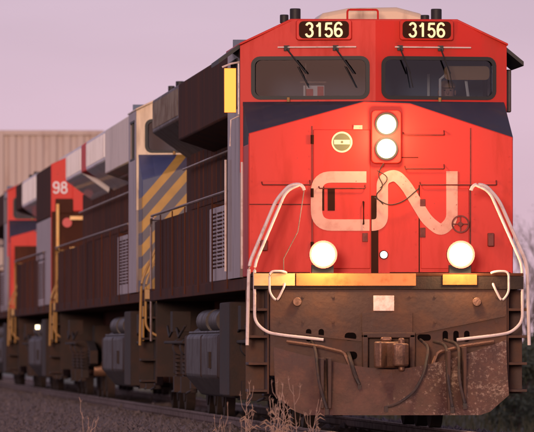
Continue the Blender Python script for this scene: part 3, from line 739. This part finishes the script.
        for x, z0, z1 in ((-1.44, 1.8, 3.2), (1.44, 1.8, 3.2), (-.80, 1.8, 3.35), (1.05, 1.8, 2.7), (.39, 1.8, 2.7)):
            z = z0
            while z < z1: rv_.cyl((x, -.001, z), (0, -1, 0), .009, .006, 6); z += .14
        for x in [-1.35+.15*k for k in range(19)]:
            if not -.8 < x < -.05: rv_.cyl((x, -.001, 1.77), (0, -1, 0), .009, .006, 6)
        P('rivet', rv_, 'red')
        P('weld_seam', MB().tube([(-.775, -.003, 1.8), (-.775, -.003, 3.40)], .006, 5).tube([(1.01, -.003, 1.75), (1.01, -.003, 3.38)], .006, 5).tube([(-1.48, -.003, 2.52), (-.80, -.003, 2.52)], .006, 5), 'grimy_red')
        P('side_door', MB().box(.45, .99, -.012, -.001, 1.80, 2.70), 'red', bevel=.005)
        P('latch', MB().box(-.21, -.15, -.035, -.017, 2.1, 2.2).box(.44, .50, -.02, -.001, 2.15, 2.26).box(.44, .50, -.02, -.001, 2.5, 2.58), 'grimy_red', bevel=.004)
        P('kick_panel', MB().box(-1.46, -.80, -.012, -.001, 1.745, 1.76).box(.10, 1.46, -.012, -.001, 1.745, 1.76), 'bplate')
        P('junction_box', MB().box(-1.36, -1.28, -.08, -.001, 2.0, 2.12).box(1.20, 1.27, -.08, -.001, 2.05, 2.2), 'grimy_red', bevel=.008)
        P('multiple_unit_socket', MB().cyl((-1.02, -1.131, 1.42), (0, -1, 0), .05, .05, 14).cyl((.98, -1.131, 1.42), (0, -1, 0), .05, .05, 14), 'cast', bevel=.006)
        # hoses and cables on the nose and pilot
        nc = MB(); rnd = random.Random(3)
        nc.tube(fillet([(0.02, -.14, 2.98), (-.05, -.1, 2.85), (.03, -.1, 2.72), (-.08, -.08, 2.62), (.02, -.08, 2.52)], .1), .0065, 6)
        nc.tube(fillet([(-.08, -.1, 2.60), (.08, -.1, 2.50), (.25, -.1, 2.55), (.42, -.1, 2.70)], .15), .007, 6)
        nc.tube(fillet([(-.05, -.08, 2.9), (.1, -.12, 2.82), (-.02, -.12, 2.70)], .1), .006, 6)
        P('cable', nc, 'hose')
        hs = MB()
        hs.tube(fillet([(.35, -1.16, 1.0), (.42, -1.5, .92), (.34, -1.78, .62), (.22, -1.92, .42), (.02, -2.0, .28), (-.1, -2.02, .26)], .15), .017, 8)
        hs.tube(fillet([(.50, -1.16, .98), (.62, -1.45, .95), (.60, -1.85, .55), (.64, -1.92, .26)], .15), .017, 8)
        hs.tube(fillet([(.62, -1.16, 1.0), (.76, -1.45, .95), (.72, -1.85, .55), (.78, -1.9, .30)], .15), .017, 8)
        hs.tube(fillet([(-.45, -1.16, .85), (-.46, -1.5, .80), (-.40, -1.6, .58), (-.36, -1.62, .50)], .1), .024, 8)
        hs.tube(fillet([(-.86, -1.16, .98), (-.84, -1.5, .90), (-.82, -1.82, .50), (-.74, -1.88, .24)], .15), .017, 8)
        P('air_hose', hs, 'hose')
        gh = MB()
        for p in ((-.1, -2.03, .25), (.64, -1.93, .24), (.78, -1.91, .28), (-.74, -1.89, .22), (-.36, -1.63, .48)): gh.box(p[0]-.02, p[0]+.02, p[1]-.02, p[1]+.02, p[2]-.045, p[2]+.02)
        P('hose_coupling', gh, 'hose')
        # side clutter near the cab: door grabs, stair rail
        P('cab_door_grab', MB().tube([(-1.55, .25, 1.8), (-1.55, .25, 3.0)], .014, 6).tube([(-1.55, 3.5, 1.8), (-1.55, 3.5, 3.1)], .014, 6), 'rail_white')
        for x, z, y in ((hx, 3.28, -.5), (-.73, 1.945, -1.35), (.80, 1.945, -1.35)):
            ld = bpy.data.lights.new('lamp_glow', 'POINT'); ld.energy = 46; ld.color = (1, .62, .30); ld.shadow_soft_size = .10
            lo = bpy.data.objects.new('lamp_glow', ld); COL.objects.link(lo); lo.parent = root; lo.location = (x, y, z)
    else:
        for s in (-1, 1):
            P('step_post', MB().box(s*1.50, s*1.53, -1.0, -.45, 1.0, 1.5), spec.get('post', 'yellow'), bevel=.02)
    if spec.get('steplamp'):
        P('step_lamp', MB().box(-1.58, -1.50, 6.5, 6.54, 1.26, 1.34), 'lamp_far')
    for (a, b_, z0, z1, x_, m_) in spec.get('panels', []):
        P('hood_panel', MB().box(-x_, -x_+.03, a, b_, z0, z1), m_)
    return root

locomotive(0, dict(L=23.4, lead=True, lit=True, num='3156', cab='red', front='red', body='hood', mirror='mirror',
    label='leading red locomotive with lit headlights, white CN letters and 3156 number boards',
    upper=[(3.76, 15.2, 3.62, 'hood', 'equipment_cowl'), (15.2, 22.3, 3.90, 'shutter', 'radiator')],
    roofbits=[(4.6, 9.0, 4.66, 'hood', .9), (9.4, 12.2, 4.61, 'hood', .95)]))
locomotive(25.7, dict(L=34.6, lead=False, lit=False, num='', cab='cream', front='stripes', cabfront='cream', cabside='side', body='hood', rail='yellow',
    label='second locomotive, cream over blue with yellow diagonal stripes, behind the red leader',
    upper=[(3.76, 12.3, 3.66, 'cream', 'equipment_cowl'), (12.302, 19.9, 3.88, 'white', 'radiator'), (19.902, 22.0, 3.88, 'band', 'equipment_cowl'), (22.002, 29.0, 3.88, 'white', 'radiator')],
    panels=[(9.5, 10.5, 2.8, 3.5, 1.06, 'red')], tank=(6.6, 14.2)))
locomotive(62.0, dict(L=22.8, lead=False, lit=False, num='', cab=None, front='red', body='hood', post='yellow', steplamp=True, rail='yellow',
    label='third locomotive with a red end panel numbered 98 and a brown cowl',
    upper=[(8.52, 17.0, 3.82, 'white', 'radiator'), (17.002, 21.5, 3.82, 'hood', 'equipment_cowl')], roofbits=[(9.5, 14.0, 4.78, 'cream', .95)]))
locomotive(87.6, dict(L=22.0, lead=False, lit=False, num='', cab='red', front='red', cabfront='red', lower=True, body='hood', rail='yellow',
    label='rearmost locomotive, red cab with a grey window, in front of the container',
    upper=[(3.76, 20.0, 3.66, 'hood', 'equipment_cowl')]))

# ------------------------------------------------------------------ the engineer and the things in the cab
def person(loc):
    me = bpy.data.meshes.new('person')
    J = {}
    def j(n, p, r): J[n] = (len(J), p, r)
    j('pelvis', (0, 0, .0), .15); j('belly', (0, -.02, .18), .15); j('chest', (0, -.03, .38), .165); j('neck0', (0, -.03, .53), .07); j('neck', (0, -.04, .60), .055); j('head0', (0, -.06, .66), .075); j('head', (0, -.06, .76), .092); j('crown', (0, -.05, .82), .07)
    E_ = [('pelvis', 'belly'), ('belly', 'chest'), ('chest', 'neck0'), ('neck0', 'neck'), ('neck', 'head0'), ('head0', 'head'), ('head', 'crown')]
    for s, n in ((-1, 'l'), (1, 'r')):
        j('sh'+n, (s*.19, -.03, .47), .07); j('el'+n, (s*.25, -.10, .22), .045); j('wr'+n, (s*.20, -.36, .20), .03); j('pa'+n, (s*.19, -.43, .20), .035)
        E_ += [('chest', 'sh'+n), ('sh'+n, 'el'+n), ('el'+n, 'wr'+n), ('wr'+n, 'pa'+n)]
        for k, (dx, ln) in enumerate(((-.03, .06), (-.01, .075), (.01, .07), (.03, .055))):
            j('fa%d%s' % (k, n), (s*.19+dx, -.47, .20), .010); j('fb%d%s' % (k, n), (s*.19+dx*1.1, -.47-ln, .175), .008)
            E_ += [('pa'+n, 'fa%d%s' % (k, n)), ('fa%d%s' % (k, n), 'fb%d%s' % (k, n))]
        j('th'+n, (s*.19-s*.05, -.44, .19), .011); j('tt'+n, (s*.19-s*.075, -.48, .18), .009); E_ += [('pa'+n, 'th'+n), ('th'+n, 'tt'+n)]
        j('hi'+n, (s*.10, -.05, -.02), .10); j('kn'+n, (s*.14, -.46, .02), .065); j('an'+n, (s*.14, -.46, -.40), .045); j('to'+n, (s*.15, -.62, -.45), .035)
        E_ += [('pelvis', 'hi'+n), ('hi'+n, 'kn'+n), ('kn'+n, 'an'+n), ('an'+n, 'to'+n)]
    me.from_pydata([q[1] for q in J.values()], [(J[a][0], J[b][0]) for a, b in E_], [])
    o = bpy.data.objects.new('person', me); COL.objects.link(o)
    o.modifiers.new('skin', 'SKIN'); 
    for i, q in enumerate(J.values()):
        sv = me.skin_vertices[0].data[i]; sv.radius = (q[2], q[2]*(.85 if q[2] > .1 else 1)); sv.use_root = (i == 0)
    sb = o.modifiers.new('sub', 'SUBSURF'); sb.levels = 2; sb.render_levels = 2
    bpy.context.view_layer.update()
    m2 = bpy.data.meshes.new_from_object(o.evaluated_get(bpy.context.evaluated_depsgraph_get()))
    o.modifiers.clear(); o.data = m2; m2.materials.clear()
    for k in ('skin', 'shirt', 'console'): m2.materials.append(M[k])
    for p in m2.polygons:
        c = p.center; p.use_smooth = True
        p.material_index = 0 if (c.z > .56 or (c.y < -.36 and c.z > .12)) else (1 if c.z > .1 else 2)
    o.location = loc
    tag(o, 'engineer in a blue shirt seated behind the right cab window', 'person')
    fb = MB(); fb.ball((0, -.155, .745), .016, .025, .028, 8, 6)
    for s in (-1, 1): fb.ball((s*.095, -.05, .745), .012, .022, .032, 8, 6)
    fb.build('nose_and_ears', M['skin'], o)
    ey = MB()
    for s in (-1, 1): ey.ball((s*.034, -.143, .77), .012, .008, .008, 8, 6)
    ey.ball((0, -.145, .70), .026, .008, .006, 8, 5)
    ey.build('eyes_and_mouth', M['console'], o)
    cp = MB(); cp.ball((0, -.045, .82), .103, .11, .07, 16, 8); cp.box(-.07, .07, -.22, -.12, .80, .812)
    cp.build('cap', M['cap'], o)
    return o
def cab_seat(x, y):
    s = empty('cab_seat', (x, y, 2.56), 'dark high-backed seat behind the engineer in the cab' if x > 0 else 'dark high-backed empty seat in the left of the cab', 'seat')
    MB().box(-.24, .24, -.24, .24, .38, .50).build('seat_cushion', M['seatc'], s, .04)
    MB().prism_x([(.18, .5), (.28, .5), (.36, 1.18), (.26, 1.18)], -.24, .24).build('backrest', M['seatc'], s, .04)
    MB().cyl((0, 0, 0), (0, 0, 1), .05, .38, 12).build('pedestal', M['steel'], s)
cab_seat(.95, 2.35); cab_seat(-.85, 2.5)
person((.93, 2.25, 3.10))
o = empty('clipboard', (-.62, 1.40, 3.66), 'white and red papers standing on the dashboard behind the left windshield', 'papers')
MB().box(-.16, .08, .0, .01, .08, .24).build('sheet', M['paper'], o, .003)
MB().box(-.13, -.05, -.012, -.002, .10, .20).box(.0, .07, -.012, -.002, .10, .23).build('cover', M['redplastic'], o)
MB().box(-.20, .10, -.02, -.013, .27, .285).box(-.14, -.13, -.03, -.02, 0, .50).build('holder', M['railing'], o)

# ------------------------------------------------------------------ container and its wagon
def container(name, z0, z1, label, yc0=110.5, ln=13.0, x=0.22):
    root = empty(name, (x, yc0, z0), label, 'container', 'containers stacked on the wagon')
    h = z1-z0; w2 = 1.3
    fr = MB()
    for s in (-1, 1):
        for y in (0, ln-.16): fr.box(s*w2, s*(w2-.12), y, y+.16, 0, h)
        fr.box(s*w2, s*(w2-.06), .16, ln-.16, h-.1, h); fr.box(s*w2, s*(w2-.06), .16, ln-.16, 0, .14)
    for y in (0, ln-.12):
        fr.box(-w2+.12, w2-.12, y, y+.12, h-.12, h); fr.box(-w2+.12, w2-.12, y, y+.12, 0, .16)
    fr.build('corner_frame', M['container'], root, .01)
    # corrugated end: trapezoid ribs
    pan = MB(); n = 7; pitch = (2*w2-.24)/n; prof = []
    for k in range(n):
        x0 = -w2+.12+k*pitch
        prof += [(x0, .10), (x0+pitch*.3, .10), (x0+pitch*.45, .05), (x0+pitch*.85, .05)]
    prof.append((w2-.12, .10))
    for i in range(len(prof)-1):
        (xa, ya), (xb, yb) = prof[i], prof[i+1]
        pan.quadslab([(xa, ya, .16), (xb, yb, .16), (xb, yb, h-.12), (xa, ya, h-.12)], (0, .012, 0))
    pan.build('end_wall', M['container'], root, smooth=False)
    for s in (-1, 1):
        pan = MB(); prof = []; y = .16
        while y < ln-.4:
            prof += [(y, .05), (y+.08, .05), (y+.13, .012), (y+.21, .012)]; y += .27
        for i in range(len(prof)-1):
            (ya, a), (yb, b_) = prof[i], prof[i+1]
            pan.quadslab([(s*(w2-a), ya, .14), (s*(w2-a), yb, .14), (s*(w2-b_), yb, h-.1), (s*(w2-b_ if False else w2-a), ya, h-.1)], (-s*.01, 0, 0))
        pan.build('side_wall', M['container'], root, smooth=False)
    MB().box(-w2+.07, w2-.07, .17, ln-.17, h-.05, h-.03).build('top_sheet', M['container'], root)
    return root
container('shipping_container', 3.42, 6.26, 'faded beige corrugated container, upper of the stack behind the locomotives')
container('shipping_container', .50, 3.38, 'beige corrugated container, lower of the stack, seated in the wagon')
wg = empty('well_wagon', (.1, 109.4, 0), 'low well wagon carrying two stacked containers behind the rear locomotive', 'wagon')
MB().box(-1.48, -1.42, 1.0, 15.2, .42, 1.3).box(1.54, 1.60, 1.0, 15.2, .42, 1.3).box(-1.42, 1.54, 1.0, 15.2, .30, .42).build('well', M['hood'], wg, .01)
MB().box(-1.3, 1.3, -.4, .95, 1.0, 1.15).box(-1.3, 1.3, 15.25, 16.6, 1.0, 1.15).build('end_platform', M['hood'], wg, .01)
for y in (.1, 15.6):
    for s in (-1, 1):
        for dy in (-.6, .6): MB().cyl((s*.68, y+dy, .44), (s, 0, 0), .42, .12, 24).build('wheel', M['under'], wg)
        MB().box(s*.9, s*1.02, y-.95, y+.95, .4, .65).build('side_frame', M['under'], wg, .02)

# ------------------------------------------------------------------ vegetation
def grow(mb, p, d, ln, r, depth, rnd, tips):
    n = 3; path = [p]; q = p.copy(); dd = d.copy()
    for i in range(n):
        dd = (dd + Vector((rnd.uniform(-.16, .16), rnd.uniform(-.16, .16), rnd.uniform(-.05, .12)))).normalized(); q = q+dd*ln/n; path.append(q.copy())
    mb.tube(path, r, 5 if depth > 2 else 3, r*.6)
    if depth == 0: tips.append(q); return
    for k in range(rnd.choice((2, 3, 3))):
        nd = (dd + Vector((rnd.uniform(-.7, .7), rnd.uniform(-.7, .7), rnd.uniform(-.05, .5)))).normalized()
        b0 = path[rnd.choice((2, 3, 3))]
        grow(mb, b0, nd, ln*rnd.uniform(.6, .82), r*.6, depth-1, rnd, tips)
def clump(mb, c, sp, n, sz, rnd):
    for _ in range(n):
        q = Vector(c)+Vector((rnd.gauss(0, sp), rnd.gauss(0, sp), rnd.gauss(0, sp*.7)))
        a = Vector((rnd.uniform(-1, 1), rnd.uniform(-1, 1), rnd.uniform(-1, 1))).normalized()*sz*rnd.uniform(.6, 1.3); b_ = a.orthogonal().normalized()*sz*.6
        k = len(mb.v); mb.v += [tuple(q-a), tuple(q+b_), tuple(q+a), tuple(q-b_)]; mb.f.append((k, k+1, k+2, k+3))
def tree(x, y, h, seed, leafy, label, grp):
    rnd = random.Random(seed); t_ = MB(); tips = []
    root = empty('bare_tree' if not leafy else 'leafy_bush', (x, y, -.62), label, 'tree' if not leafy else 'bush', grp)
    k = h/3.0
    t0 = MB(); t0.tube([(0, 0, 0), (.02, .02, h*.16), (.0, .03, h*.30)], .05*k**.6, 8, .035*k**.6); t0.build('trunk', M['bark'], root)
    for q in range(4 if not leafy else 5):
        a = rnd.uniform(0, 6.28); grow(t_, Vector((0, .02, h*rnd.uniform(.08, .3))), Vector((math.cos(a)*.45, math.sin(a)*.45, 1)).normalized(), h*.30, .026*k**.6, 4 if not leafy else 3, rnd, tips)
    if not leafy:
        t_.build('crown', M['bark'], root)
        lf = MB()
        for p in tips[::3]: clump(lf, p, .06*k, 2, .03, rnd)
        lf.build('bud', M['grass'], root, smooth=False)
    else:
        t_.build('branch', M['bark'], root)
        lf = MB()
        for p in tips: clump(lf, p, .13*h/2, 14, .055, rnd)
        for _ in range(90): clump(lf, (rnd.gauss(0, .22)*h, rnd.gauss(0, .2)*h, abs(rnd.gauss(.30, .18))*h), .09*h, 10, .055, rnd)
        lf.build('foliage', M['leaf'], root, smooth=False)
# position from a picture column: x on the ground at distance along the view
def gx(px, dist): return cx_ + dist*math.sin(TH) + (px-267)/F*dist*math.cos(TH)
def gy(px, dist): return cy_ + dist*math.cos(TH) - (px-267)/F*dist*math.sin(TH)
spec_t = [(512, 190, 3.3, 11), (524, 182, 4.4, 12), (536, 200, 4.9, 13), (530, 230, 5.4, 14), (506, 232, 4.2, 15), (549, 215, 5.6, 16), (566, 205, 5.2, 17), (585, 225, 5.8, 18)]
words = ['low bare twiggy tree just right of the locomotive pilot', 'bare twiggy tree standing in the gap right of the red cab', 'bare twiggy tree cut by the right edge of the picture', 'taller bare tree farther back near the right edge', 'far bare tree mostly hidden behind the right handrail', 'bare tree outside the right edge, nearest of three', 'bare tree outside the right edge, middle of three', 'bare tree outside the right edge, farthest of three']
for (px, di, h, sd), wd in zip(spec_t[:5], words): tree(gx(px, di), gy(px, di), h, sd, False, wd, 'bare trees beside the line')
for (px, di, h, sd), wd in zip([(519, 150, 1.45, 31), (531, 156, 1.7, 32), (543, 160, 1.9, 33)], ['low dark green bush beside the right end of the plough', 'dark green bush at the right edge beyond the handrail', 'dark green bush partly outside the right edge']):
    tree(gx(px, di), gy(px, di), h, sd, True, wd, 'green bushes beside the line')
# far wood along the horizon
rnd = random.Random(5); fw = MB()
for i in range(420):
    x = rnd.uniform(-260, 340); y = rnd.uniform(430, 620)
    if abs(x) < 8: continue
    h = rnd.uniform(2.5, 7)
    fw.tube([(x, y, -.7), (x+.1, y, h*.5)], .18, 5, .08)
    clump(fw, (x, y, h*.5), h*.22, 26, .5, rnd)
tag(fw.build('far_wood', M['bark'], smooth=False), 'thin far-off wood along the horizon', 'wood', kind='stuff')
# dry stalks in the foreground
def weed(x, y, z, h, seed, label):
    rnd = random.Random(seed); m_ = MB()
    lean = rnd.uniform(-.12, .12); p = [(0, 0, 0), (lean*.3*h, 0, h*.35), (lean*.8*h+rnd.uniform(-.02, .02), .02, h*.7), (lean*1.3*h, .03, h)]
    m_.tube(fillet(p, .2, 3), .0048, 5, .002)
    for k in range(rnd.choice((3, 4, 5))):
        t_ = rnd.uniform(.45, .95); q = Vector((lean*1.15*h*t_, .02, h*t_)); s = rnd.choice((-1, 1))
        e = q+Vector((s*rnd.uniform(.02, .07), rnd.uniform(-.03, .03), rnd.uniform(.08, .2)))
        m_.tube([q, (q+e)/2+Vector((s*.015, 0, -.01)), e], .0032, 4, .0018)
        for q2 in range(4):
            e2 = e+Vector((rnd.uniform(-.02, .02), rnd.uniform(-.02, .02), rnd.uniform(.0, .05))); m_.tube([e, e2], .0025, 3, .001)
    
    for q2 in range(5):
        z_ = h*rnd.uniform(.3, .8); s = rnd.choice((-1, 1)); b_ = Vector((lean*1.1*z_, .02, z_)); k = len(m_.v); l2 = rnd.uniform(.06, .16)
        m_.v += [tuple(b_), tuple(b_+Vector((s*l2*.5, 0, .05+.012))), tuple(b_+Vector((s*l2, .01, .02))), tuple(b_+Vector((s*l2*.5, .01, .05-.004)))]; m_.f.append((k, k+1, k+2, k+3))
    o_ = m_.build('dry_weed', M['straw']); o_.location = (x, y, z); tag(o_, label, 'weed', 'dry weed stalks in front of the train')
ws = [(233, 421), (245, 389), (256, 402), (263, 392), (267, 384), (273, 408), (277, 396), (285, 411), (292, 393), (301, 385), (306, 399), (240, 409), (271, 399), (299, 406), (90, 412), (84, 420), (213, 418), (317, 420)]
for i, (px, py) in enumerate(ws):
    di = 78+(i*37 % 11); top = .93+(346-py)/F*di
    rk = sorted(ws).index((px, py)); nth = ['first', 'second', 'third', 'fourth', 'fifth', 'sixth', 'seventh', 'eighth', 'ninth', 'tenth', 'eleventh', 'twelfth', 'thirteenth', 'fourteenth', 'fifteenth', 'sixteenth', 'seventeenth', 'eighteenth'][rk]
    weed(gx(px, di), gy(px, di), -.62, top+.62, 100+i, '%s dry weed stalk from the left, %s and straw coloured' % (nth, 'tall' if py < 395 else 'of middle height' if py < 408 else 'short'))
# rough grass, right of and behind the line
gr = MB(); rnd = random.Random(9)
for i in range(15000):
    x = rnd.uniform(4.3, 16); y = rnd.uniform(10, 170); h = rnd.uniform(.12, .42); k = len(gr.v); a = rnd.uniform(0, 3.14); dx, dy = .012*math.cos(a), .012*math.sin(a); l_ = rnd.uniform(-.1, .1)
    gr.v += [(x-dx, y-dy, -.63), (x+dx, y+dy, -.63), (x+l_, y+rnd.uniform(-.1, .1), -.62+h)]; gr.f.append((k, k+1, k+2))
for i in range(16000):
    x = rnd.uniform(-14, -4.3); y = rnd.uniform(-60, 150); h = rnd.uniform(.08, .3); k = len(gr.v); l_ = rnd.uniform(-.1, .1)
    gr.v += [(x-.012, y, -.63), (x+.012, y, -.63), (x+l_, y+rnd.uniform(-.1, .1), -.62+h)]; gr.f.append((k, k+1, k+2))
me = bpy.data.meshes.new('rough_grass'); me.from_pydata(gr.v, [], gr.f); me.materials.append(M['grass'])
o = bpy.data.objects.new('rough_grass', me); COL.objects.link(o); tag(o, 'rough green-brown grass beside the ballast', 'grass', kind='stuff')
